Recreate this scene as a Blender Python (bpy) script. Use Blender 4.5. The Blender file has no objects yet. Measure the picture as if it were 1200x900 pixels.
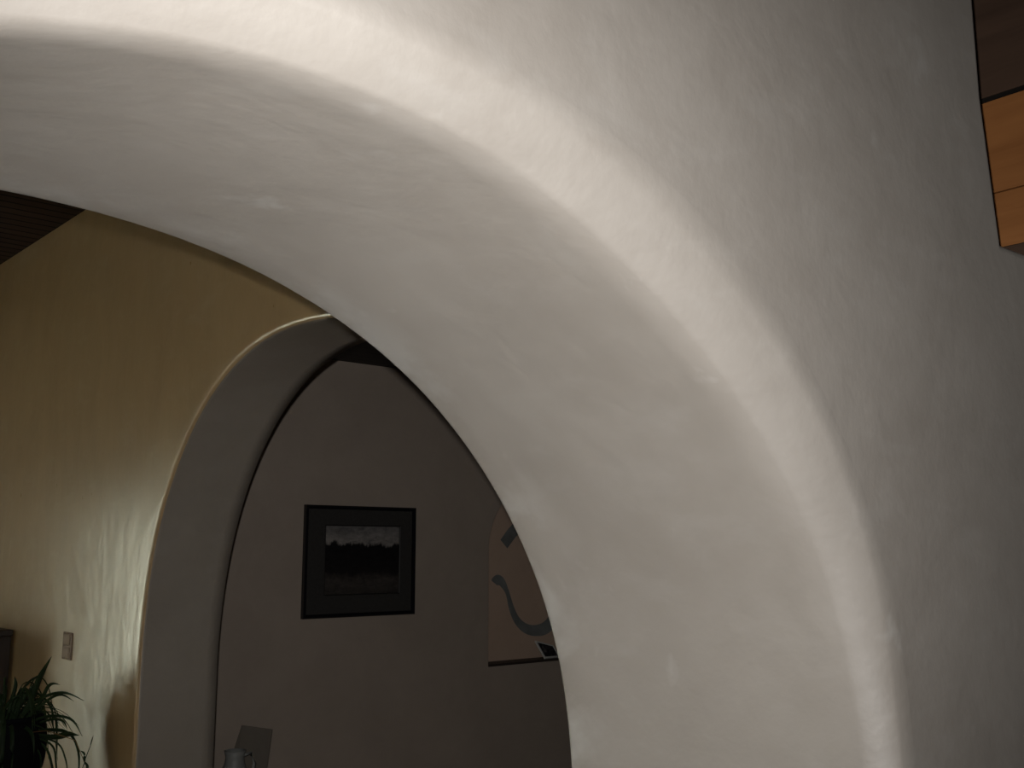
import bpy, bmesh, math, random
from math import sin, cos, pi, radians, sqrt
from mathutils import Vector, noise
from mathutils.geometry import tessellate_polygon

SC = bpy.context.scene
COL = SC.collection

# ------------------------------------------------------------------ camera
FOC = 1214.0                                   # focal length in pixels of a 1200 px wide frame
EYE = Vector((0, 0, 1.6))
AL = radians(49.8)
PITCH = math.atan(195.0 / FOC)
FWD = Vector((cos(AL) * cos(PITCH), sin(AL) * cos(PITCH), sin(PITCH)))
RGT = Vector((sin(AL), -cos(AL), 0))
UPV = RGT.cross(FWD)
cam_data = bpy.data.cameras.new('camera')
cam_data.sensor_fit = 'HORIZONTAL'
cam_data.sensor_width = 36.0
cam_data.lens = FOC * 36.0 / 1200.0
cam_data.clip_start = 0.02
cam = bpy.data.objects.new('camera', cam_data)
cam.location = EYE
cam.rotation_euler = FWD.to_track_quat('-Z', 'Y').to_euler()
COL.objects.link(cam)
SC.camera = cam

# ------------------------------------------------------------------ materials
def new_mat(name, rough=0.6, spec=0.5):
    m = bpy.data.materials.new(name)
    m.use_nodes = True
    b = m.node_tree.nodes['Principled BSDF']
    b.inputs['Roughness'].default_value = rough
    b.inputs['Specular IOR Level'].default_value = spec
    return m, m.node_tree, b


def nd(t, kind, **kw):
    n = t.nodes.new(kind)
    for k, v in kw.items():
        setattr(n, k, v)
    return n


def coords(t, scale=(1, 1, 1), rot=(0, 0, 0)):
    tc = nd(t, 'ShaderNodeTexCoord')
    mp = nd(t, 'ShaderNodeMapping')
    mp.inputs['Scale'].default_value = scale
    mp.inputs['Rotation'].default_value = rot
    t.links.new(tc.outputs['Object'], mp.inputs['Vector'])
    return mp.outputs['Vector']


def noise_tex(t, vec, scale, detail=4, rough=0.55, dist=0.0):
    n = nd(t, 'ShaderNodeTexNoise')
    n.inputs['Scale'].default_value = scale
    n.inputs['Detail'].default_value = detail
    n.inputs['Roughness'].default_value = rough
    n.inputs['Distortion'].default_value = dist
    t.links.new(vec, n.inputs['Vector'])
    return n.outputs['Fac']


def ramp(t, fac, stops):
    r = nd(t, 'ShaderNodeValToRGB')
    e = r.color_ramp.elements
    while len(e) < len(stops):
        e.new(0.5)
    for i, (p, c) in enumerate(stops):
        e[i].position = p
        e[i].color = (*c, 1) if len(c) == 3 else c
    t.links.new(fac, r.inputs['Fac'])
    return r.outputs['Color']


def mix(t, fac, a, b, blend='MIX'):
    m = nd(t, 'ShaderNodeMix', data_type='RGBA', blend_type=blend)
    for sock, v in ((m.inputs[0], fac), (m.inputs[6], a), (m.inputs[7], b)):
        if isinstance(v, (int, float)):
            sock.default_value = v
        elif isinstance(v, tuple):
            sock.default_value = (*v, 1)
        else:
            t.links.new(v, sock)
    return m.outputs[2]


def bump(t, b, h, strength, dist):
    n = nd(t, 'ShaderNodeBump')
    n.inputs['Strength'].default_value = strength
    n.inputs['Distance'].default_value = dist
    t.links.new(h, n.inputs['Height'])
    t.links.new(n.outputs['Normal'], b.inputs['Normal'])


def g(c):
    return tuple(c)


def plaster(name, dark, light, smudge, rough=0.45, spec=0.4, smudge_amt=0.35, stretch=(1, 1, 1), seed=0.0, ior=1.5, bstr=0.35, wear=False):
    m, t, b = new_mat(name, rough, spec)
    b.inputs['IOR'].default_value = ior
    v = coords(t, stretch)
    vs = nd(t, 'ShaderNodeVectorMath', operation='ADD')
    vs.inputs[1].default_value = (seed, seed * 1.7, seed * 0.6)
    t.links.new(v, vs.inputs[0])
    v = vs.outputs[0]
    big = noise_tex(t, v, 1.7, 5, 0.6, 0.6)
    base = ramp(t, big, [(0.32, dark), (0.68, light)])
    fine = noise_tex(t, v, 14.0, 6, 0.65, 0.3)
    base = mix(t, 0.22, base, ramp(t, fine, [(0.35, dark), (0.7, light)]))
    # pale, lime rich trowel smears
    tv = coords(t, (3.0, 3.0, 6.5), (0.5, 0.2, 0.3))
    sm = noise_tex(t, tv, 2.1, 5, 0.6, 0.35)
    msk = ramp(t, sm, [(0.54, (0, 0, 0)), (0.80, (1, 1, 1))])
    mm = nd(t, 'ShaderNodeMath', operation='MULTIPLY')
    t.links.new(msk, mm.inputs[0])
    mm.inputs[1].default_value = smudge_amt
    base = mix(t, mm.outputs[0], base, smudge)
    if wear:
        # small lime blooms, and arrises of the far edge rubbed pale
        sp_ = ramp(t, noise_tex(t, coords(t, (1, 1, 0.7)), 6.5, 4, 0.6, 0.3), [(0.66, (0, 0, 0)), (0.76, (0.42, 0.42, 0.42))])
        base = mix(t, sp_, base, smudge)
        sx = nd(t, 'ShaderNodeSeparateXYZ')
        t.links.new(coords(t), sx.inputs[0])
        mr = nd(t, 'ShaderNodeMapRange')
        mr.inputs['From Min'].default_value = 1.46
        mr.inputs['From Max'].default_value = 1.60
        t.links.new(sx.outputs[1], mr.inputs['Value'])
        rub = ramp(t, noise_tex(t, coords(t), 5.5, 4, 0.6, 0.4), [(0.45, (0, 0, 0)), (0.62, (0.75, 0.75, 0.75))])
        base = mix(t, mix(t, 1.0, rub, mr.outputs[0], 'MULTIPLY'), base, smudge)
    t.links.new(base, b.inputs['Base Color'])
    h = nd(t, 'ShaderNodeMath', operation='ADD')
    f2 = noise_tex(t, v, 5.0, 4, 0.5, 0.4)
    t.links.new(f2, h.inputs[0])
    f3 = nd(t, 'ShaderNodeMath', operation='MULTIPLY')
    f3.inputs[1].default_value = 0.12
    t.links.new(noise_tex(t, v, 60.0, 3, 0.6), f3.inputs[0])
    t.links.new(f3.outputs[0], h.inputs[1])
    bump(t, b, h.outputs[0], bstr, 0.012)
    rr = nd(t, 'ShaderNodeMapRange')
    rr.inputs['To Min'].default_value = rough - 0.06
    rr.inputs['To Max'].default_value = rough + 0.09
    t.links.new(fine, rr.inputs['Value'])
    t.links.new(rr.outputs[0], b.inputs['Roughness'])
    return m


def wood(name, dark, light, rough=0.5, spec=0.3, board=None, axis='x', seam=0.012, seam_col=(0.004, 0.003, 0.002), grain=1.0):
    """board = (coordinate letter across the boards, width)"""
    m, t, b = new_mat(name, rough, spec)
    sc = {'x': (0.6, 9, 9), 'y': (9, 0.6, 9), 'z': (9, 9, 0.6)}[axis]
    v = coords(t, tuple(s * grain for s in sc))
    gr = noise_tex(t, v, 2.4, 6, 0.62, 0.8)
    c = ramp(t, gr, [(0.28, dark), (0.72, light)])
    v2 = coords(t, (1, 1, 1))
    c = mix(t, 0.35, c, ramp(t, noise_tex(t, v2, 2.5, 3), [(0.3, dark), (0.7, light)]))
    if board:
        sx = nd(t, 'ShaderNodeSeparateXYZ')
        t.links.new(coords(t), sx.inputs[0])
        k = {'x': 0, 'y': 1, 'z': 2}[board[0]]
        dv = nd(t, 'ShaderNodeMath', operation='DIVIDE')
        dv.inputs[1].default_value = board[1]
        t.links.new(sx.outputs[k], dv.inputs[0])
        fr = nd(t, 'ShaderNodeMath', operation='FRACT')
        t.links.new(dv.outputs[0], fr.inputs[0])
        lt = nd(t, 'ShaderNodeMath', operation='LESS_THAN')
        lt.inputs[1].default_value = seam / board[1]
        t.links.new(fr.outputs[0], lt.inputs[0])
        fl = nd(t, 'ShaderNodeMath', operation='FLOOR')
        t.links.new(dv.outputs[0], fl.inputs[0])
        wn = nd(t, 'ShaderNodeTexWhiteNoise', noise_dimensions='1D')
        t.links.new(fl.outputs[0], wn.inputs['W'])
        c = mix(t, 0.3, c, ramp(t, wn.outputs['Value'], [(0, dark), (1, light)]))
        c = mix(t, lt.outputs[0], c, seam_col)
    t.links.new(c, b.inputs['Base Color'])
    bump(t, b, gr, 0.15, 0.004)
    return m


def plain(name, c, rough=0.5, spec=0.4, var=0.12, scale=20, metallic=0.0, bmp=0.0):
    m, t, b = new_mat(name, rough, spec)
    n = noise_tex(t, coords(t), scale, 4)
    lo = tuple(x * (1 - var) for x in c)
    hi = tuple(min(1, x * (1 + var)) for x in c)
    t.links.new(ramp(t, n, [(0.3, lo), (0.7, hi)]), b.inputs['Base Color'])
    b.inputs['Metallic'].default_value = metallic
    if bmp:
        bump(t, b, n, bmp, 0.003)
    return m


M = {}
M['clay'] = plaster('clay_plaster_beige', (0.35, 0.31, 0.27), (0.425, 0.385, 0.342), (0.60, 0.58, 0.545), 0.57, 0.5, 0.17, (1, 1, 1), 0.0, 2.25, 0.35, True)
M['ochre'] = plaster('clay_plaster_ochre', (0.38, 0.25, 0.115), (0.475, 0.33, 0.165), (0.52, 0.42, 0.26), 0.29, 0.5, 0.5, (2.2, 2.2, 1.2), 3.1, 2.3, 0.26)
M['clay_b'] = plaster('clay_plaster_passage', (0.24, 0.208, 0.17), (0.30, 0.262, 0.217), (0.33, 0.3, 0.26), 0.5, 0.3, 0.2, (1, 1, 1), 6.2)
M['clay_c'] = plaster('clay_plaster_rose', (0.368, 0.30, 0.245), (0.43, 0.353, 0.29), (0.43, 0.358, 0.295), 0.55, 0.3, 0.2, (1, 1, 1), 9.7)
M['niche'] = plaster('clay_plaster_niche', (0.52, 0.37, 0.275), (0.59, 0.43, 0.325), (0.58, 0.44, 0.34), 0.6, 0.25, 0.15, (1, 1, 1), 2.3)
M['ceil'] = wood('ceiling_planks', (0.03, 0.019, 0.013), (0.06, 0.037, 0.026), 0.85, 0.1, ('y', 0.085), 'x', 0.014)
M['ceil_dark'] = wood('dark_ceiling_planks', (0.02, 0.018, 0.016), (0.035, 0.03, 0.027), 0.6, 0.2, ('y', 0.1), 'x', 0.012)
M['pine'] = wood('pine_boards', (0.26, 0.10, 0.03), (0.43, 0.18, 0.058), 0.5, 0.3, None, 'y')
M['beam'] = wood('stained_beam', (0.055, 0.032, 0.021), (0.10, 0.058, 0.038), 0.6, 0.25, None, 'y')
M['black_wood'] = wood('black_stained_wood', (0.008, 0.007, 0.006), (0.018, 0.014, 0.012), 0.4, 0.35, None, 'y')
M['cab'] = wood('dark_walnut', (0.02, 0.014, 0.009), (0.05, 0.033, 0.022), 0.45, 0.35, None, 'z')
M['floor'] = plaster('earthen_floor', (0.20, 0.12, 0.075), (0.28, 0.17, 0.11), (0.3, 0.2, 0.14), 0.4, 0.4, 0.2, (1, 1, 1), 4.4)
M['sill'] = wood('niche_sill_wood', (0.03, 0.022, 0.018), (0.06, 0.045, 0.036), 0.5, 0.3, None, 'x')
M['paint'] = plain('blue_grey_paint', (0.20, 0.205, 0.195), 0.6, 0.3, 0.2, 9)
M['frame'] = plain('black_lacquer', (0.006, 0.006, 0.008), 0.3, 0.4)
M['mat'] = plain('charcoal_mat_board', (0.042, 0.039, 0.036), 0.9, 0.2, 0.1, 60)
M['fillet'] = plain('dark_fillet', (0.022, 0.02, 0.018), 0.5, 0.3)
M['white'] = plain('pale_enamel', (0.62, 0.61, 0.57), 0.45, 0.4, 0.06)
M['paper'] = plain('cream_card', (0.17, 0.146, 0.118), 0.8, 0.2, 0.06)
M['jug'] = plain('grey_white_glaze', (0.25, 0.25, 0.235), 0.5, 0.4, 0.08, 8)
M['pot'] = plain('black_glaze', (0.005, 0.005, 0.006), 0.8, 0.1)
M['rim'] = plain('dark_teal_glaze', (0.005, 0.006, 0.007), 0.85, 0.1)
M['soil'] = plain('potting_soil', (0.02, 0.014, 0.01), 0.95, 0.1, 0.5, 60, 0, 0.8)
M['plate'] = plain('brown_switch_plastic', (0.26, 0.18, 0.13), 0.6, 0.2, 0.05)
M['rocker'] = plain('almond_rocker_plastic', (0.33, 0.24, 0.18), 0.6, 0.2, 0.05)
M['metal'] = plain('dull_brass', (0.35, 0.26, 0.12), 0.35, 0.5, 0.1, 20, 1.0)
M['doorframe'] = wood('door_frame_wood', (0.16, 0.09, 0.05), (0.26, 0.15, 0.08), 0.5, 0.3, None, 'z')


def leaf_mat():
    m, t, b = new_mat('spider_plant_leaf', 0.6, 0.2)
    n = noise_tex(t, coords(t, (1, 1, 1)), 9, 3)
    t.links.new(ramp(t, n, [(0.3, (0.012, 0.022, 0.008)), (0.62, (0.024, 0.045, 0.016)), (0.8, (0.05, 0.04, 0.018))]), b.inputs['Base Color'])
    return m


M['leaf'] = leaf_mat()
M['twig'] = plain('dry_leaf', (0.22, 0.12, 0.05), 0.6, 0.2)


def art_mat(x0, x1, z0, z1):
    """a murky landscape print: pale broken sky over a row of black trees, dim foreground"""
    m, t, b = new_mat('landscape_print', 0.4, 0.35)
    sx = nd(t, 'ShaderNodeSeparateXYZ')
    tc = nd(t, 'ShaderNodeTexCoord')
    t.links.new(tc.outputs['Object'], sx.inputs[0])
    mz = nd(t, 'ShaderNodeMapRange')
    mz.inputs['From Min'].default_value = z0
    mz.inputs['From Max'].default_value = z1
    t.links.new(sx.outputs[2], mz.inputs['Value'])
    wob = noise_tex(t, coords(t, (1, 1, 0.5)), 15, 6, 0.72)
    wm = nd(t, 'ShaderNodeMath', operation='MULTIPLY_ADD')
    wm.inputs[1].default_value = 0.34
    wm.inputs[2].default_value = -0.17
    t.links.new(wob, wm.inputs[0])
    ad = nd(t, 'ShaderNodeMath', operation='ADD')
    t.links.new(mz.outputs[0], ad.inputs[0])
    t.links.new(wm.outputs[0], ad.inputs[1])
    c = ramp(t, ad.outputs[0], [(0.0, (0.05, 0.045, 0.04)), (0.20, (0.07, 0.06, 0.055)), (0.33, (0.018, 0.015, 0.015)),
                                (0.715, (0.011, 0.01, 0.011)), (0.76, (0.30, 0.28, 0.265)), (1.0, (0.17, 0.165, 0.165))])
    cl = noise_tex(t, coords(t, (1, 1, 2.2)), 17, 6, 0.7, 0.6)
    c = mix(t, 0.8, c, ramp(t, cl, [(0.3, (0.3, 0.3, 0.3)), (0.7, (1.25, 1.2, 1.15))]), 'MULTIPLY')
    t.links.new(c, b.inputs['Base Color'])
    return m


# ------------------------------------------------------------------ mesh helpers
def link(name, bm, mat=None, parent=None, smooth=False, mats=None):
    me = bpy.data.meshes.new(name)
    bm.normal_update()
    bm.to_mesh(me)
    bm.free()
    o = bpy.data.objects.new(name, me)
    for m in (mats or [mat]):
        me.materials.append(m)
    if smooth:
        for p in me.polygons:
            p.use_smooth = True
    COL.objects.link(o)
    if parent:
        o.parent = parent
    return o


def tag(o, label, cat, group=None):
    o['label'] = label
    o['category'] = cat
    if group:
        o['group'] = group
    return o


def thing(name, label, cat, loc=(0, 0, 0), rz=0.0):
    o = bpy.data.objects.new(name, None)
    o.empty_display_size = 0.1
    o.location = loc
    o.rotation_euler = (0, 0, rz)
    COL.objects.link(o)
    return tag(o, label, cat)


def struct(o):
    o['kind'] = 'structure'
    return o


def box(bm, x0, x1, y0, y1, z0, z1, bev=0.0, mi=0):
    b2 = bmesh.new()
    vs = [b2.verts.new((x, y, z)) for x in (x0, x1) for y in (y0, y1) for z in (z0, z1)]
    for f in ((0, 1, 3, 2), (4, 6, 7, 5), (0, 4, 5, 1), (2, 3, 7, 6), (0, 2, 6, 4), (1, 5, 7, 3)):
        b2.faces.new([vs[i] for i in f])
    bmesh.ops.recalc_face_normals(b2, faces=b2.faces)
    if bev > 0:
        bmesh.ops.bevel(b2, geom=b2.edges[:], offset=bev, segments=2, profile=0.5, affect='EDGES')
    tmp = bpy.data.meshes.new('tmp')
    b2.to_mesh(tmp)
    b2.free()
    n0 = len(bm.faces)
    bm.from_mesh(tmp)
    bpy.data.meshes.remove(tmp)
    bm.faces.ensure_lookup_table()
    for f in bm.faces[n0:]:
        f.material_index = mi
    return bm


def BM():
    return bmesh.new()


def bx(*a, **k):
    return box(BM(), *a, **k)


def lathe(bm, prof, n=40, c=(0, 0, 0), close_bottom=True, close_top=False):
    rings = []
    for r, z in prof:
        rings.append([bm.verts.new((c[0] + r * cos(2 * pi * i / n), c[1] + r * sin(2 * pi * i / n), c[2] + z)) for i in range(n)])
    for a, b in zip(rings, rings[1:]):
        for i in range(n):
            bm.faces.new((a[i], a[(i + 1) % n], b[(i + 1) % n], b[i]))
    if close_bottom:
        bm.faces.new(rings[0][::-1])
    if close_top:
        bm.faces.new(rings[-1])
    return bm


def tube(bm, pts, r0, r1=None, n=8):
    r1 = r0 if r1 is None else r1
    pts = [Vector(p) for p in pts]
    rings = []
    for i, p in enumerate(pts):
        d = (pts[min(i + 1, len(pts) - 1)] - pts[max(i - 1, 0)]).normalized()
        a = d.orthogonal().normalized()
        b = d.cross(a)
        r = r0 + (r1 - r0) * i / max(1, len(pts) - 1)
        rings.append([bm.verts.new(p + (a * cos(2 * pi * k / n) + b * sin(2 * pi * k / n)) * r) for k in range(n)])
    for a, b in zip(rings, rings[1:]):
        for k in range(n):
            bm.faces.new((a[k], a[(k + 1) % n], b[(k + 1) % n], b[k]))
    bm.faces.new(rings[0][::-1])
    bm.faces.new(rings[-1])
    return bm


# ------------------------------------------------------------------ walls with hand-plastered arches
NSEG = 140


def arch_pts(q):
    """right foot -> over the crown -> left foot, as (s, z)"""
    u0, zs, a, b, e = q
    k = 2.0 / e
    P = [(u0 + a, 0.0), (u0 + a, zs * 0.35), (u0 + a, zs * 0.7)]
    for i in range(NSEG + 1):
        th = pi * i / NSEG
        c, s = cos(th), sin(th)
        P.append((u0 + a * math.copysign(abs(c) ** k, c), zs + b * max(s, 0.0) ** k))
    P += [(u0 - a, zs * 0.7), (u0 - a, zs * 0.35), (u0 - a, 0.0)]
    return P


def lerp_pts(A, B, w):
    return [(a[0] + (b[0] - a[0]) * w, a[1] + (b[1] - a[1]) * w) for a, b in zip(A, B)]


def offs(A, d):
    out = []
    for i, (x, z) in enumerate(A):
        x0, z0 = A[max(i - 1, 0)]
        x1, z1 = A[min(i + 1, len(A) - 1)]
        tx, tz = x1 - x0, z1 - z0
        L = math.hypot(tx, tz) or 1
        nx, nz = tz / L, -tx / L            # outward (away from the opening)
        if i in (0, len(A) - 1):
            nz = 0
        out.append((x + nx * d, z + nz * d))
    return out


def arch_wall(name, fr, rings, bound, insets, T, mats, wob=0.0, soffit_from=99):
    """fr(s, z, t) -> world; rings: list of (points, depth) front to back; bound: outline right floor -> left floor"""
    bm = BM()
    R = []
    for k, (P, dep) in enumerate(rings):
        row = []
        for q in P:
            z = q[1]
            p = fr(q[0], z, q[2] if len(q) > 2 else dep)
            if wob and z > 0.01:
                nv = noise.noise_vector(p * 2.3)
                p = p + nv * wob * (1.0 if 0 < k < len(rings) - 1 else 0.0)
            row.append(bm.verts.new(p))
        R.append(row)
    for k in range(len(R) - 1):
        for i in range(len(R[0]) - 1):
            f = bm.faces.new((R[k][i], R[k][i + 1], R[k + 1][i + 1], R[k + 1][i]))
            f.smooth = True
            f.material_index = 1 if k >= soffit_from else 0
    # outline rings (softened where an inset is given)
    steps = [(1 - sin(pi / 2 * j / 4), 1 - cos(pi / 2 * j / 4)) for j in range(5)]
    B = []
    for w, dz in steps:
        row = []
        for (s, z), (ix, iz) in zip(bound, insets):
            d = max(abs(ix), abs(iz))
            row.append(bm.verts.new(fr(s + ix * w, z + iz * w, d * dz)))
        B.append(row)
    back = [bm.verts.new(fr(s, z, T)) for s, z in bound]
    rows = B + [back]
    for a, b in zip(rows, rows[1:]):
        for i in range(len(bound) - 1):
            q = [a[i], b[i], b[i + 1], a[i + 1]]
            uq = []
            for v in q:
                if all((v.co - w.co).length > 1e-7 for w in uq):
                    uq.append(v)
            if len(uq) >= 3:
                try:
                    f = bm.faces.new(uq)
                    f.smooth = b is not back
                except ValueError:
                    pass

    def face_fill(outline, ring, flip):
        loop = outline + ring[::-1]
        tri = tessellate_polygon([[v.co for v in loop]])
        for t3 in tri:
            vs = [loop[i] for i in t3]
            if flip:
                vs = vs[::-1]
            try:
                bm.faces.new(vs)
            except ValueError:
                pass
    face_fill(B[0], R[0], False)
    face_fill(back, R[-1], True)
    bmesh.ops.remove_doubles(bm, verts=bm.verts, dist=1e-6)
    bmesh.ops.recalc_face_normals(bm, faces=bm.faces)
    return struct(link(name, bm, mats=mats))


# front wall, with the big rounded arch; a recess with a ledge is let into its top right
YA, TA = 0.9, 0.7
inn = arch_pts((0.515, 1.205, 1.019, 0.908, 1.943))
out = arch_pts((0.520, 1.222, 1.048, 0.944, 2.19))
far = arch_pts((0.385, 1.074, 1.120, 1.045, 2.151))
RHO = 0.055
ringsA = [(offs(out, 0.03), 0.0)]
for j in range(9):
    ph = pi / 2 * j / 8
    row = []
    for i, (a_, b_) in enumerate(zip(inn, out)):
        # the trowelled edge is nearly a chamfer over the crown and rounder towards the right foot
        k = 0.82 - 0.45 * max(0.0, 1 - i / 75.0)
        wi = (1 - sin(ph)) * (1 - k) + (1 - j / 8) * k
        di = (1 - cos(ph)) * (1 - k) + (j / 8) * k
        row.append((a_[0] + (b_[0] - a_[0]) * wi, a_[1] + (b_[1] - a_[1]) * wi, RHO * di))
    ringsA.append((row, None))
for j in range(1, 13):
    w = j / 12
    ringsA.append((lerp_pts(inn, far, w), RHO + (TA - 0.016 - RHO) * w))
for j in range(1, 5):
    ph = pi / 2 * j / 4
    ringsA.append((offs(far, 0.014 * (1 - cos(ph))), TA - 0.016 * (1 - sin(ph))))
boundA = [(2.795, 0.0), (2.795, 3.3), (2.36, 3.3), (2.36, 2.212), (2.053, 2.212), (2.014, 2.504), (2.008, 3.3), (-3.0, 3.3), (-3.0, 0.0)]
r = 0.02
insA = [(0, 0), (0, 0), (r, 0), (r, -r), (-r, -r), (-r, 0), (-r, 0), (0, 0), (0, 0)]
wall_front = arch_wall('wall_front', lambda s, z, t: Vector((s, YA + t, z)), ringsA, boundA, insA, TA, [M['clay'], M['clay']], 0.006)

# side wall of the next room, with the second arch
SB = Vector((-0.037, 1, 0)).normalized()
MB = Vector((SB.y, -SB.x, 0))
OB = Vector((1.57, 1.5, 0))
TB = 0.30


def frB(s, z, t):
    # s runs backwards so that the outline keeps its winding
    return OB + SB * (-s) + MB * t + Vector((0, 0, z))




def wide(P, c, k):
    """the half of this arch next to the front wall is broader than the other half"""
    return [(c + (s - c) * (k if s > c else 1.0), z) for s, z in P]


near2 = wide(arch_pts((-1.348, 1.154, 1.046, 1.157, 2.137)), -1.348, 1.147)
inn2 = offs(near2, -0.018)
far2 = wide(arch_pts((-1.348, 1.131, 1.007, 1.159, 2.093)), -1.348, 1.19)
ringsB = [(offs(near2, 0.02), 0.0)]
for j in range(7):
    ph = pi / 2 * j / 6
    ringsB.append((lerp_pts(inn2, near2, 1 - sin(ph)), 0.02 * (1 - cos(ph))))
for j in range(1, 7):
    w = j / 6
    ringsB.append((lerp_pts(inn2, far2, w), 0.02 + (TB - 0.02) * w))
boundB = [(-0.1, 0.0), (-0.1, 3.14), (-6.0, 3.14), (-6.0, 0.0)]
insB = [(0, 0)] * 4
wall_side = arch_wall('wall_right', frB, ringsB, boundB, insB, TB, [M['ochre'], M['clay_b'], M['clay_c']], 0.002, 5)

# ------------------------------------------------------------------ plain shell
def wallbox(name, m, *a, **k):
    return struct(link(name, bx(*a, **k), m))


wallbox('floor', M['floor'], -4.5, 7.5, -2.5, 8.0, -0.12, 0.0)
# ceiling of the middle room, planks running across
wallbox('ceiling', M['ceil'], -3.1, 1.6, 1.6, 7.6, 3.14, 3.26)
wy0, wy1, wz0, wz1 = 4.3, 5.7, 0.9, 2.1
bm = BM()
box(bm, -3.15, -3.0, 1.6, wy0, 0, 3.14)
box(bm, -3.15, -3.0, wy1, 7.5, 0, 3.14)
box(bm, -3.15, -3.0, wy0, wy1, 0, wz0)
box(bm, -3.15, -3.0, wy0, wy1, wz1, 3.14)
struct(link('wall_left', bm, M['ochre']))
gm, gt, gb = new_mat('clear_glass', 0.0, 0.5)
gb.inputs['Transmission Weight'].default_value = 1.0
gb.inputs['IOR'].default_value = 1.02
gb.inputs['Base Color'].default_value = (0.95, 1, 0.97, 1)
bm = BM()
for a in ((wy0, wy0 + 0.06, wz0, wz1), (wy1 - 0.06, wy1, wz0, wz1), (wy0 + 0.06, wy1 - 0.06, wz0, wz0 + 0.06), (wy0 + 0.06, wy1 - 0.06, wz1 - 0.06, wz1),
          ((wy0 + wy1) / 2 - 0.025, (wy0 + wy1) / 2 + 0.025, wz0 + 0.06, wz1 - 0.06)):
    box(bm, -3.11, -3.05, a[0], a[1], a[2], a[3], 0.005)
fill_win = struct(link('fill_window_1', bm, M['doorframe']))  # unseen window, made up to let the side fill light in
for a, b in ((wy0 + 0.05, (wy0 + wy1) / 2 - 0.02), ((wy0 + wy1) / 2 + 0.02, wy1 - 0.05)):
    link('pane', bx(-3.083, -3.077, a, b, wz0 + 0.05, wz1 - 0.05), gm, fill_win)
link('sill', bx(-3.05, -2.9, wy0 - 0.04, wy1 + 0.04, wz0 - 0.035, wz0, bev=0.006), M['doorframe'], fill_win)
# end wall of the middle room with a glazed garden door
dx0, dx1, dz = -1.30, -0.38, 1.95
bm = BM()
box(bm, -3.0, dx0, 7.3, 7.5, 0, 3.14)
box(bm, dx1, 1.352, 7.3, 7.5, 0, 3.14)
box(bm, dx0, dx1, 7.3, 7.5, dz, 3.14)
struct(link('wall_end', bm, M['ochre']))
bm = BM()
for a in ((dx0, dx0 + 0.07, 0, dz), (dx1 - 0.07, dx1, 0, dz), (dx0 + 0.07, dx1 - 0.07, dz - 0.07, dz), (dx0 + 0.07, dx1 - 0.07, 0, 0.1)):
    box(bm, a[0], a[1], 7.33, 7.40, a[2], a[3], 0.006)
door = struct(link('door_1', bm, M['doorframe']))
link('pane', bx(dx0 + 0.06, dx1 - 0.06, 7.36, 7.366, 0.09, dz - 0.06), gm, door)
bm = tube(BM(), [(dx0 + 0.035, 7.33, 1.0), (dx0 + 0.035, 7.28, 1.0), (dx0 + 0.13, 7.275, 1.0)], 0.009)
link('handle', bm, M['metal'], door, True)

# room behind the second arch: back wall with an arched niche
YC, ZC = 4.8, 2.61
nx0, nx1, nz0 = 3.876, 5.22, 0.935
ncx, na = (nx0 + nx1) / 2, (nx1 - nx0) / 2
NZS, NB, ND = 1.60, 0.52, 0.13
bm = BM()
Nn = 48
npts = [(nx1, nz0)] + [(ncx + na * cos(pi * i / Nn), NZS + NB * sin(pi * i / Nn)) for i in range(Nn + 1)] + [(nx0, nz0)]
fv = [bm.verts.new((x, YC, z)) for x, z in npts]
bv = [bm.verts.new((x, YC + ND, z)) for x, z in npts]
lp = [(1.9, 0), (6.5, 0), (6.5, ZC + 0.06), (1.9, ZC + 0.06)]
ov = [bm.verts.new((x, YC, z)) for x, z in lp]
for i3 in tessellate_polygon([[v.co for v in ov], [v.co for v in fv]]):
    al = ov + fv
    bm.faces.new([al[i] for i in i3])
n = len(fv)
for i in range(n):
    f = bm.faces.new((fv[i], fv[(i + 1) % n], bv[(i + 1) % n], bv[i]))
    f.material_index = 1
f = bm.faces.new(bv)
f.material_index = 1
rear = [bm.verts.new((x, YC + 0.3, z)) for x, z in lp]
for i in range(4):
    bm.faces.new((ov[i], ov[(i + 1) % 4], rear[(i + 1) % 4], rear[i]))
bm.faces.new(rear)
bmesh.ops.recalc_face_normals(bm, faces=bm.faces)
struct(link('wall_back', bm, mats=[M['clay_c'], M['niche']]))
struct(link('trim_1', bx(nx0 + 0.002, nx1 - 0.002, YC - 0.004, YC + ND - 0.002, nz0, nz0 + 0.013, bev=0.003), M['sill']))
wallbox('wall_passage', M['clay_c'], 6.5, 6.65, 1.6, 5.1, 0, ZC)
bm = BM()
cv = [(1.872, 1.61), (6.5, 1.61), (6.5, 4.8), (1.755, 4.8)]
lo = [bm.verts.new((x, y, ZC)) for x, y in cv]
hi = [bm.verts.new((x, y, ZC + 0.1)) for x, y in cv]
bm.faces.new(lo)
bm.faces.new(hi)
for i in range(4):
    bm.faces.new((lo[i], lo[(i + 1) % 4], hi[(i + 1) % 4], hi[i]))
bmesh.ops.recalc_face_normals(bm, faces=bm.faces)
struct(link('ceiling_passage', bm, M['ceil_dark']))

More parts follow.
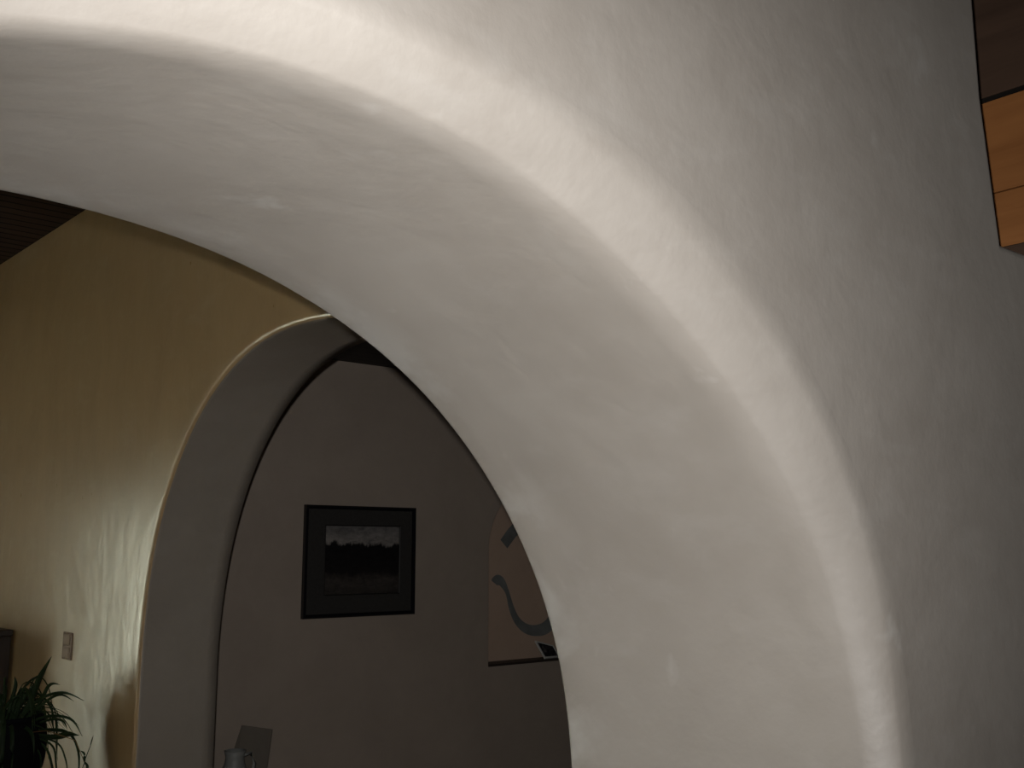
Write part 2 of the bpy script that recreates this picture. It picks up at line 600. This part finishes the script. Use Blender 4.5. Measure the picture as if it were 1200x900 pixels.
# recess over the ledge: pine boards on the side, dark timber above
wallbox('wall_recess', M['clay'], 1.95, 2.8, 1.6, 1.72, 0.0, 3.3)
UB = 2.34
bm = BM()
for z0, z1 in ((2.287, 2.4165), (2.4195, 2.642), (2.655, 3.3)):
    box(bm, UB, 2.36, 0.925, 1.6, z0, z1, 0.0015, mi=0 if z1 < 2.65 else 1)
struct(link('wall_boards', bm, mats=[M['pine'], M['beam']]))
struct(link('trim_2', bx(UB - 0.006, 2.36, 0.93, 1.6, 2.212, 2.286, bev=0.003), M['beam']))
struct(link('trim_3', bx(UB + 0.002, 2.36, 0.925, 1.6, 2.643, 2.654), M['black_wood']))
wallbox('wall_outer', M['clay'], 2.8, 2.95, -2.5, 1.72, 0, 3.3)
wallbox('ceiling_front', M['beam'], -3.0, 2.9, -2.5, 1.6, 3.3, 3.4)

# ------------------------------------------------------------------ painted sacred syllable in the niche
def ribbon(bm, ctrl, y, th=0.002):
    """ctrl: (x, z, half width) smoothed by Catmull-Rom; built as a thin raised paint film"""
    P = []
    n = len(ctrl)
    for i in range(n - 1):
        p0, p1, p2, p3 = (ctrl[max(i - 1, 0)], ctrl[i], ctrl[i + 1], ctrl[min(i + 2, n - 1)])
        for k in range(10):
            u = k / 10
            P.append([0.5 * (2 * b + (c - a) * u + (2 * a - 5 * b + 4 * c - d) * u * u + (3 * b - a - 3 * c + d) * u ** 3)
                      for a, b, c, d in zip(p0, p1, p2, p3)])
    P.append(list(ctrl[-1]))
    L, Rr = [], []
    for i, (x, z, w) in enumerate(P):
        x0, z0, _ = P[max(i - 1, 0)]
        x1, z1, _ = P[min(i + 1, len(P) - 1)]
        d = Vector((x1 - x0, z1 - z0)).normalized()
        nx, nz = -d.y * w, d.x * w
        L.append((bm.verts.new((x + nx, y - th, z + nz)), bm.verts.new((x + nx, y, z + nz))))
        Rr.append((bm.verts.new((x - nx, y - th, z - nz)), bm.verts.new((x - nx, y, z - nz))))
    for i in range(len(P) - 1):
        bm.faces.new((L[i][0], L[i + 1][0], Rr[i + 1][0], Rr[i][0]))
        bm.faces.new((L[i][1], L[i][0], Rr[i][0], Rr[i][1])) if i == 0 else None
        bm.faces.new((L[i][0], L[i][1], L[i + 1][1], L[i + 1][0]))
        bm.faces.new((Rr[i][0], Rr[i + 1][0], Rr[i + 1][1], Rr[i][1]))
    return bm


yb = YC + ND - 0.0008
bm = BM()
# lower bowl of the "3", its upper bowl, the tail, and the crescent with its dot
ribbon(bm, [(4.005, 1.424, 0.006), (4.045, 1.425, 0.030), (4.085, 1.408, 0.026), (4.128, 1.345, 0.015), (4.160, 1.255, 0.020), (4.205, 1.178, 0.024),
            (4.275, 1.127, 0.029), (4.36, 1.11, 0.034), (4.45, 1.128, 0.040), (4.52, 1.20, 0.036), (4.54, 1.29, 0.032), (4.51, 1.37, 0.026), (4.42, 1.41, 0.016)], yb)
ribbon(bm, [(4.100, 1.638, 0.037), (4.175, 1.715, 0.038), (4.26, 1.775, 0.036), (4.37, 1.78, 0.035), (4.46, 1.72, 0.034), (4.48, 1.62, 0.032), (4.44, 1.52, 0.028), (4.36, 1.44, 0.016)], yb)
ribbon(bm, [(4.54, 1.36, 0.014), (4.64, 1.44, 0.022), (4.75, 1.53, 0.028), (4.87, 1.53, 0.03), (4.95, 1.44, 0.032), (4.95, 1.31, 0.03), (4.88, 1.21, 0.022), (4.80, 1.17, 0.008)], yb)
ribbon(bm, [(4.50, 1.93, 0.006), (4.58, 1.86, 0.02), (4.68, 1.84, 0.028), (4.78, 1.87, 0.02), (4.86, 1.95, 0.006)], yb)
ribbon(bm, [(4.65, 1.965, 0.028), (4.68, 1.965, 0.034), (4.71, 1.965, 0.028)], yb)
bmesh.ops.recalc_face_normals(bm, faces=bm.faces)
tag(link('painted_symbol', bm, M['paint']), 'blue-grey brush painted symbol on the back of the arched niche', 'wall painting')

# small leaning photo in the niche
t = thing('photo_frame', 'small pale wedge-shaped frame with a dark photo leaning on the niche sill', 'photo frame', (4.398, YC + 0.024, nz0 + 0.016))
t.rotation_euler = (radians(-40), 0, radians(4))
W_, H_, B_ = 0.066, 0.13, 0.009
bm = BM()
box(bm, -W_, -W_ + B_, -0.006, 0.006, 0, H_, 0.002)
box(bm, W_ - B_, W_, -0.006, 0.006, 0, H_, 0.002)
box(bm, -W_ + B_, W_ - B_, -0.006, 0.006, 0, B_ * 1.3, 0.002)
box(bm, -W_ + B_, W_ - B_, -0.006, 0.006, H_ - B_, H_, 0.002)


def slope(bm):
    for v in bm.verts:
        v.co.z *= 1 - 0.36 * (v.co.x + W_) / (2 * W_)
    return bm


link('frame', slope(bm), M['white'], t)
pm, pt, pb = new_mat('dark_photo', 0.35, 0.4)
pt.links.new(ramp(pt, noise_tex(pt, coords(pt), 28, 4, 0.6, 0.5), [(0.42, (0.012, 0.012, 0.014)), (0.56, (0.05, 0.045, 0.05)), (0.75, (0.26, 0.24, 0.22))]), pb.inputs['Base Color'])
link('photo', slope(bx(-W_ + B_ * 0.8, W_ - B_ * 0.8, -0.002, 0.003, B_, H_ - B_ * 0.8)), pm, t)
link('strut', bx(-0.012, 0.012, 0.006, 0.012, 0.02, H_ * 0.7, bev=0.001), M['frame'], t)

# ------------------------------------------------------------------ framed landscape on the back wall
px0, px1, pz0, pz1 = 2.651, 3.336, 1.256, 1.833
pc = ((px0 + px1) / 2, YC, pz0)
t = thing('framed_picture', 'black framed landscape print with charcoal mat on the back wall', 'picture', pc)
hw, ph_, fw_ = (px1 - px0) / 2, pz1 - pz0, 0.018
bm = BM()
yo, yi = -0.034, -0.001


def mould(bm, x0, x1, z0, z1, w, yf, ybk, inner_drop):
    prof = [(0.0, ybk), (0.0, yf + 0.006), (0.005, yf), (w * 0.55, yf), (w, yf + inner_drop), (w, ybk)]
    corners = [(x0, z0, 1, 1), (x1, z0, -1, 1), (x1, z1, -1, -1), (x0, z1, 1, -1)]
    rows = [[bm.verts.new((cx + sx * d, y, cz + sz * d)) for d, y in prof] for cx, cz, sx, sz in corners]
    for i in range(4):
        a, b = rows[i], rows[(i + 1) % 4]
        for j in range(len(prof)):
            k = (j + 1) % len(prof)
            bm.faces.new((a[j], b[j], b[k], a[k]))
    bmesh.ops.recalc_face_normals(bm, faces=bm.faces)


mould(bm, -hw, hw, 0, ph_, fw_, yo, yi, 0.012)
link('frame', bm, M['frame'], t)
mb = 0.098
ax0, ax1, az0, az1 = -hw + 0.118, hw - 0.095, 0.112, ph_ - 0.100
bm = BM()
for a in ((-hw + 0.02, ax0, 0.02, ph_ - 0.02), (ax1, hw - 0.02, 0.02, ph_ - 0.02), (ax0, ax1, 0.02, az0), (ax0, ax1, az1, ph_ - 0.02)):
    box(bm, a[0], a[1], -0.018, -0.012, a[2], a[3])
mat_o = link('mat', bm, M['mat'], t)
bm = BM()
mould(bm, ax0 - 0.002, ax1 + 0.002, az0 - 0.002, az1 + 0.002, 0.008, -0.021, -0.012, 0.003)
link('fillet', bm, M['fillet'], mat_o)
link('print', bx(ax0 - 0.005, ax1 + 0.005, -0.012, -0.004, az0 - 0.005, az1 + 0.005), art_mat(ax0, ax1, az0, az1), t)
link('backing', bx(-hw + 0.012, hw - 0.012, -0.004, -0.001, 0.012, ph_ - 0.012), M['frame'], t)

# ------------------------------------------------------------------ wall switch
sp = OB + SB * 3.10
t = thing('light_switch', 'brown two-part light switch plate on the ochre wall', 'light switch', (sp.x, sp.y, 1.206))
t.rotation_euler = (0, 0, math.atan2(SB.y, SB.x))        # local x along the wall, local y into the room
link('plate', bx(-0.052, 0.052, 0.0, 0.006, -0.056, 0.056, bev=0.003), M['plate'], t)
for z in (-0.026, 0.026):
    rk = link('rocker', bx(-0.036, 0.036, 0.005, 0.009, z - 0.021, z + 0.021, bev=0.003), M['rocker'], t)
for z in (-0.0515, 0.0515):
    bm = lathe(BM(), [(0.0032, 0), (0.0032, 0.0012), (0.002, 0.0018)], 12, close_top=True)
    bmesh.ops.rotate(bm, verts=bm.verts, matrix=__import__('mathutils').Matrix.Rotation(radians(-90), 3, 'X'))
    bmesh.ops.translate(bm, verts=bm.verts, vec=(0, 0.006, z))
    link('screw', bm, M['metal'], t)

# ------------------------------------------------------------------ dark cabinet against the ochre wall
cs = OB + SB * 3.80
t = thing('cabinet', 'dark wooden cabinet against the ochre wall, behind the potted plant', 'cabinet', (cs.x, cs.y, 0), math.atan2(SB.y, SB.x) - pi / 2)
# local y runs along the wall away from the viewer, local -x into the room
bm = BM()
box(bm, -0.40, -0.012, 0, 0.90, 0.06, 1.205, 0.004)
box(bm, -0.37, -0.012, 0.03, 0.87, 0.0, 0.07)
link('body', bm, M['cab'], t)
link('top', bx(-0.425, -0.008, -0.012, 0.912, 1.205, 1.235, bev=0.006), M['cab'], t)
for y0, y1, ky in ((0.02, 0.447, 0.41), (0.453, 0.88, 0.49)):
    bm = BM()
    box(bm, -0.418, -0.4, y0, y1, 0.09, 1.18, 0.003)
    d = link('door', bm, M['cab'], t)
    bm = BM()
    mould(bm, y0 + 0.05, y1 - 0.05, 0.15, 1.12, 0.02, -0.424, -0.417, 0.004)
    for v in bm.verts:
        v.co = Vector((v.co.y, v.co.x, v.co.z))
    bmesh.ops.recalc_face_normals(bm, faces=bm.faces)
    link('panel_moulding', bm, M['cab'], d)
    bm = lathe(BM(), [(0.006, 0), (0.006, 0.012), (0.014, 0.018), (0.012, 0.028), (0.004, 0.031)], 16, close_top=True)
    bmesh.ops.rotate(bm, verts=bm.verts, matrix=__import__('mathutils').Matrix.Rotation(radians(-90), 3, 'Y'))
    bmesh.ops.translate(bm, verts=bm.verts, vec=(-0.418, ky, 0.68))
    link('knob', bm, M['metal'], d, True)

# ------------------------------------------------------------------ spider plant on its stand
PC = Vector((1.155, 4.355, 0))
POT_TOP, POT_BOT = 0.985, 0.62
t = thing('plant_stand', 'black wooden stand under the black plant pot', 'plant stand', (PC.x, PC.y, 0))
bm = lathe(BM(), [(0.0, 0.585), (0.15, 0.585), (0.156, 0.592), (0.156, 0.612), (0.15, 0.62), (0.0, 0.62)], 40, close_bottom=False)
bmesh.ops.remove_doubles(bm, verts=bm.verts, dist=1e-5)
link('top', bm, M['black_wood'], t)
link('lower_shelf', lathe(BM(), [(0.0, 0.18), (0.12, 0.18), (0.12, 0.195), (0.0, 0.195)], 32, close_bottom=False), M['black_wood'], t)
for k in range(4):
    a = pi / 4 + k * pi / 2
    link('leg', tube(BM(), [(0.15 * cos(a), 0.15 * sin(a), 0), (0.125 * cos(a), 0.125 * sin(a), 0.19), (0.115 * cos(a), 0.115 * sin(a), 0.59)], 0.013, 0.017, 10), M['black_wood'], t, True)

t = thing('potted_spider_plant', 'spider plant with long arching leaves in a black pot by the ochre wall', 'potted plant', (PC.x, PC.y, POT_BOT))
H = POT_TOP - POT_BOT
prof = [(0.0, 0.0), (0.095, 0.0), (0.102, 0.006), (0.135, 0.10), (0.158, 0.20), (0.162, 0.27), (0.150, 0.335), (0.142, H - 0.012), (0.128, H - 0.012), (0.13, 0.26), (0.09, 0.24)]
bm = lathe(BM(), prof, 48, close_bottom=False)
bmesh.ops.remove_doubles(bm, verts=bm.verts, dist=1e-5)
pot = link('pot', bm, M['pot'], t, True)
link('rim', lathe(BM(), [(0.127, H - 0.014), (0.126, H - 0.003), (0.132, H), (0.142, H), (0.146, H - 0.005), (0.144, H - 0.014)], 48, close_bottom=False), M['rim'], pot, True)
bm = lathe(BM(), [(0.131, 0.288), (0.10, 0.298), (0.05, 0.302), (0.0, 0.303)], 32, close_bottom=False)
bmesh.ops.remove_doubles(bm, verts=bm.verts, dist=1e-5)
link('soil', bm, M['soil'], t, True)

rnd = random.Random(5)
FH = Vector((FWD.x, FWD.y, 0)).normalized()


def leaf(bm, P, w, twist=0.0, show=False):
    """strap leaf along control points (Bezier-like polyline smoothed), folded along its midrib"""
    P = [Vector(p) for p in P]
    pts = []
    n = len(P)
    for i in range(n - 1):
        p0, p1, p2, p3 = P[max(i - 1, 0)], P[i], P[i + 1], P[min(i + 2, n - 1)]
        for k in range(6):
            u = k / 6
            pts.append(0.5 * (2 * p1 + (p2 - p0) * u + (2 * p0 - 5 * p1 + 4 * p2 - p3) * u * u + (3 * p1 - p0 - 3 * p2 + p3) * u ** 3))
    pts.append(P[-1])
    rows = []
    m = len(pts)
    for i, p in enumerate(pts):
        d = (pts[min(i + 1, m - 1)] - pts[max(i - 1, 0)]).normalized()
        side = d.cross(Vector((0, 0, 1)))
        if side.length < 0.15:
            side = RGT.copy()
        if show:
            side = d.cross(FH)
        side.normalize()
        side = (side * cos(twist) + d.cross(side) * sin(twist)).normalized()
        nor = side.cross(d)
        f = i / (m - 1)
        ww = w * (0.55 + 0.9 * f * (1 - f) * 2.0) * (1 if f < 0.7 else max(0.06, (1 - f) / 0.3) ** 0.8)
        rows.append([bm.verts.new(p + side * ww + nor * ww * 0.35), bm.verts.new(p), bm.verts.new(p - side * ww + nor * ww * 0.35)])
    for a, b in zip(rows, rows[1:]):
        for k in (0, 1):
            bm.faces.new((a[k], a[k + 1], b[k + 1], b[k]))


ZB = 0.30                                              # leaf bases, local to the pot bottom
bm = BM()
WALLX = 0.245                                          # how far the leaves may reach towards the wall


def lpt(rx, z, f=0.0):
    """rx metres to the right as seen from the doorway, f metres away from it"""
    v = RGT * rx + FH * f
    return Vector((min(v.x, WALLX), v.y, z))


def px(u, v, f=0.0):
    """picture-like coordinates in the plane of the plant (1 unit = 3.44 mm), origin at the leaf bases"""
    return lpt(u * 0.00344, ZB + v * 0.00344, f)


named = [
    ([(22, 0), (30, 30), (40, 58), (52, 82)], 0.013, 0.9, -0.02),
    ([(24, 2), (38, 28), (49, 50), (61, 51)], 0.010, 0.6, 0.0),
    ([(20, 3), (40, 34), (72, 45), (100, 38)], 0.008, 0.3, -0.10),
    ([(24, 2), (42, 28), (66, 42), (86, 36)], 0.007, 0.2, -0.07),
    ([(22, 4), (50, 18), (84, 18), (103, 2)], 0.008, 0.3, -0.12),
    ([(30, 2), (52, 14), (70, 14), (78, 6)], 0.007, 0.2, -0.05),
    ([(30, -2), (60, -4), (82, 1), (97, 2)], 0.015, 0.7, -0.10),
    ([(35, 0), (72, 3), (94, -16), (101, -52)], 0.012, 0.8, -0.12),
    ([(30, -2), (62, -8), (78, -24), (86, -44)], 0.006, 0.4, -0.08),
    ([(30, -2), (58, -10), (70, -30), (76, -52)], 0.008, 0.5, -0.10),
    ([(30, -4), (50, -14), (64, -40), (78, -62)], 0.010, 0.5, -0.05),
    ([(18, 2), (10, 28), (22, 52), (36, 62)], 0.007, 0.4, 0.04),
    ([(10, 2), (16, 26), (28, 46), (34, 54)], 0.011, 0.8, 0.02),
    ([(6, 2), (8, 30), (12, 50), (10, 60)], 0.010, 0.6, 0.0),
    ([(2, 2), (-6, 30), (-20, 52), (-36, 58)], 0.010, 0.6, 0.0),
    ([(0, 2), (4, 24), (16, 38), (34, 44)], 0.008, 0.3, -0.06),
    ([(28, -4), (46, -18), (54, -40), (56, -70)], 0.009, 0.5, -0.11),
]
for pts, w, tw, f in named:
    P = [px(u, v, f * k / 3.0) for k, (u, v) in enumerate(pts)]
    P[0] = px(pts[0][0] * 0.55, 0, f * 0.1)
    leaf(bm, P, w * (0.72 if w < 0.012 else 1.0), tw, True)
for k in range(46):
    a = rnd.uniform(0, 2 * pi)
    L = rnd.uniform(0.15, 0.32)
    if Vector((cos(a), sin(a), 0)).dot(RGT) > 0.1:
        L *= 0.62
    up = rnd.uniform(0.03, 0.19) * (1.15 - L)
    dirv = Vector((cos(a), sin(a), 0))
    b0 = dirv * rnd.uniform(0.0, 0.06)
    P = [b0 + Vector((0, 0, ZB)), b0 + dirv * L * 0.35 + Vector((0, 0, ZB + up)), b0 + dirv * L * 0.75 + Vector((0, 0, ZB + up * 0.9 - 0.02)),
         b0 + dirv * L * rnd.uniform(0.85, 1.05) + Vector((0, 0, ZB + up * 0.2 - rnd.uniform(0.02, 0.16)))]
    P = [Vector((min(p.x, WALLX), p.y, p.z)) for p in P]
    leaf(bm, P, rnd.uniform(0.004, 0.0085), rnd.uniform(-0.5, 0.8))
for k in range(44):
    a = rnd.uniform(0, 2 * pi)
    dirv = Vector((cos(a), sin(a), 0))
    L = rnd.uniform(0.14, 0.27)
    h = rnd.uniform(0.03, 0.16)
    b0 = dirv * rnd.uniform(0.0, 0.08)
    P = [b0 + Vector((0, 0, ZB)), b0 + dirv * L * 0.4 + Vector((0, 0, ZB + h)), b0 + dirv * L * 0.8 + Vector((0, 0, ZB + h * 0.95)),
         b0 + dirv * L * 1.15 + Vector((0, 0, ZB + h * 0.35 - rnd.uniform(0.0, 0.05)))]
    P = [Vector((min(p.x, WALLX), p.y, p.z)) for p in P]
    leaf(bm, P, rnd.uniform(0.0022, 0.004), rnd.uniform(-0.3, 0.6))
for k in range(9):
    a = rnd.uniform(-0.9, 0.9)
    dirv = (FH * -cos(a) + RGT * sin(a) * 0.8)
    L = rnd.uniform(0.15, 0.2)
    b0 = dirv * 0.08
    P = [b0 + Vector((0, 0, ZB)), dirv * L + Vector((0, 0, ZB + rnd.uniform(0.03, 0.07))), dirv * (L + 0.05) + Vector((0, 0, ZB - rnd.uniform(0.02, 0.08))),
         dirv * (L + 0.05) + Vector((0, 0, ZB - rnd.uniform(0.1, 0.22)))]
    leaf(bm, P, rnd.uniform(0.005, 0.009), rnd.uniform(-0.5, 0.8))
fo = link('foliage', bm, M['leaf'], t, True)
sol = fo.modifiers.new('thickness', 'SOLIDIFY')
sol.thickness = 0.0008
bm = BM()
tube(bm, [px(20, 0, -0.02), px(60, 6, -0.08), px(96, -2, -0.12), px(107, -24, -0.12)], 0.0016, 0.0012, 6)
link('runner', bm, M['twig'], t, True)
bm = BM()
for e in ((116, 4), (103, -12), (104, -36), (112, -38)):
    leaf(bm, [px(107, -24, -0.12), px((107 + e[0]) / 2 + 1, (-24 + e[1]) / 2 + 2, -0.12), px(e[0], e[1], -0.13)], 0.005, 0.6)
po = link('plantlet', bm, M['leaf'], t, True)

# ------------------------------------------------------------------ low table behind the second arch with a jug and a card on it
t = thing('side_table', 'low dark wooden table behind the second arch', 'side table', (2.22, 4.52, 0))
link('top', bx(-0.26, 0.26, -0.22, 0.22, 0.49, 0.52, bev=0.006), M['cab'], t)
link('apron', bx(-0.22, 0.22, -0.18, 0.18, 0.43, 0.49), M['cab'], t)
for sx in (-1, 1):
    for sy in (-1, 1):
        link('leg', bx(sx * 0.215 - 0.02, sx * 0.215 + 0.02, sy * 0.175 - 0.02, sy * 0.175 + 0.02, 0, 0.432, bev=0.004), M['cab'], t)
t = thing('jug', 'pale grey glazed jug with a dark open mouth behind the second arch', 'jug', (2.13, 4.40, 0.52))
bm = lathe(BM(), [(0.0, 0.0), (0.045, 0.0), (0.052, 0.01), (0.062, 0.07), (0.058, 0.12), (0.042, 0.17), (0.040, 0.19), (0.047, 0.215), (0.043, 0.216), (0.036, 0.19), (0.038, 0.165), (0.052, 0.11), (0.04, 0.02), (0.0, 0.015)], 36, close_bottom=False)
bmesh.ops.remove_doubles(bm, verts=bm.verts, dist=1e-5)
link('body', bm, M['jug'], t, True)
link('handle', tube(BM(), [(0.040, 0, 0.19), (0.075, 0, 0.195), (0.095, 0, 0.15), (0.085, 0, 0.10), (0.06, 0, 0.07)], 0.007, 0.008, 10), M['jug'], t, True)
t = thing('folded_card', 'tilted cream folded card standing beside the pale grey jug', 'card', (2.275, 4.55, 0.538), radians(-8))
t.rotation_euler = (0, radians(12), radians(-8))
bm = BM()
box(bm, -0.075, 0.075, -0.004, 0.0, 0, 0.26, 0.001)
bmesh.ops.rotate(bm, verts=bm.verts, cent=(0, 0, 0), matrix=__import__('mathutils').Matrix.Rotation(radians(-14), 3, 'X'))
link('front_leaf', bm, M['paper'], t)
bm = BM()
box(bm, -0.075, 0.075, 0.0, 0.004, 0, 0.26, 0.001)
bmesh.ops.rotate(bm, verts=bm.verts, cent=(0, 0, 0), matrix=__import__('mathutils').Matrix.Rotation(radians(14), 3, 'X'))
bmesh.ops.translate(bm, verts=bm.verts, vec=(0, 0.126, 0))
link('rear_leaf', bm, M['paper'], t)

# ------------------------------------------------------------------ light
def light(name, kind, loc, energy, color=(1, 1, 1), rot=None, **kw):
    d = bpy.data.lights.new(name, kind)
    d.energy = energy
    d.color = color
    for k, v in kw.items():
        setattr(d, k, v)
    o = bpy.data.objects.new(name, d)
    o.location = loc
    if rot:
        o.rotation_euler = rot
    COL.objects.link(o)
    return o


# the flash of the camera that took the photograph: just above and left of the lens
light('camera_flash', 'SPOT', EYE + UPV * 0.046 - RGT * 0.027 + FWD * 0.02, 126, (1.0, 0.988, 0.968), FWD.to_track_quat('-Z', 'Y').to_euler(),
      shadow_soft_size=0.012, spot_size=radians(97), spot_blend=1.0)
# daylight through the garden door at the end of the middle room
light('garden_daylight', 'AREA', ((dx0 + dx1) / 2, 7.62, 1.0), 33, (1.0, 1.0, 0.82), (radians(-90), 0, 0), shape='RECTANGLE', size=0.9, size_y=1.95)

# added fill light for the ochre wall and plant shadow, behind the made-up window
light('side_fill_light', 'AREA', (-3.25, (wy0 + wy1) / 2, (wz0 + wz1) / 2), 17, (1.0, 0.97, 0.85), (0, radians(-90), 0), shape='RECTANGLE', size=1.2, size_y=1.4)

w = bpy.data.worlds.new('world')
SC.world = w
w.use_nodes = True
w.node_tree.nodes['Background'].inputs[0].default_value = (1.0, 0.96, 0.9, 1)
w.node_tree.nodes['Background'].inputs[1].default_value = 0.012

vs = SC.view_settings
vs.view_transform = 'Standard'
vs.look = 'None'
vs.gamma = 1
vs.exposure = 0.0
vs.use_curve_mapping = False
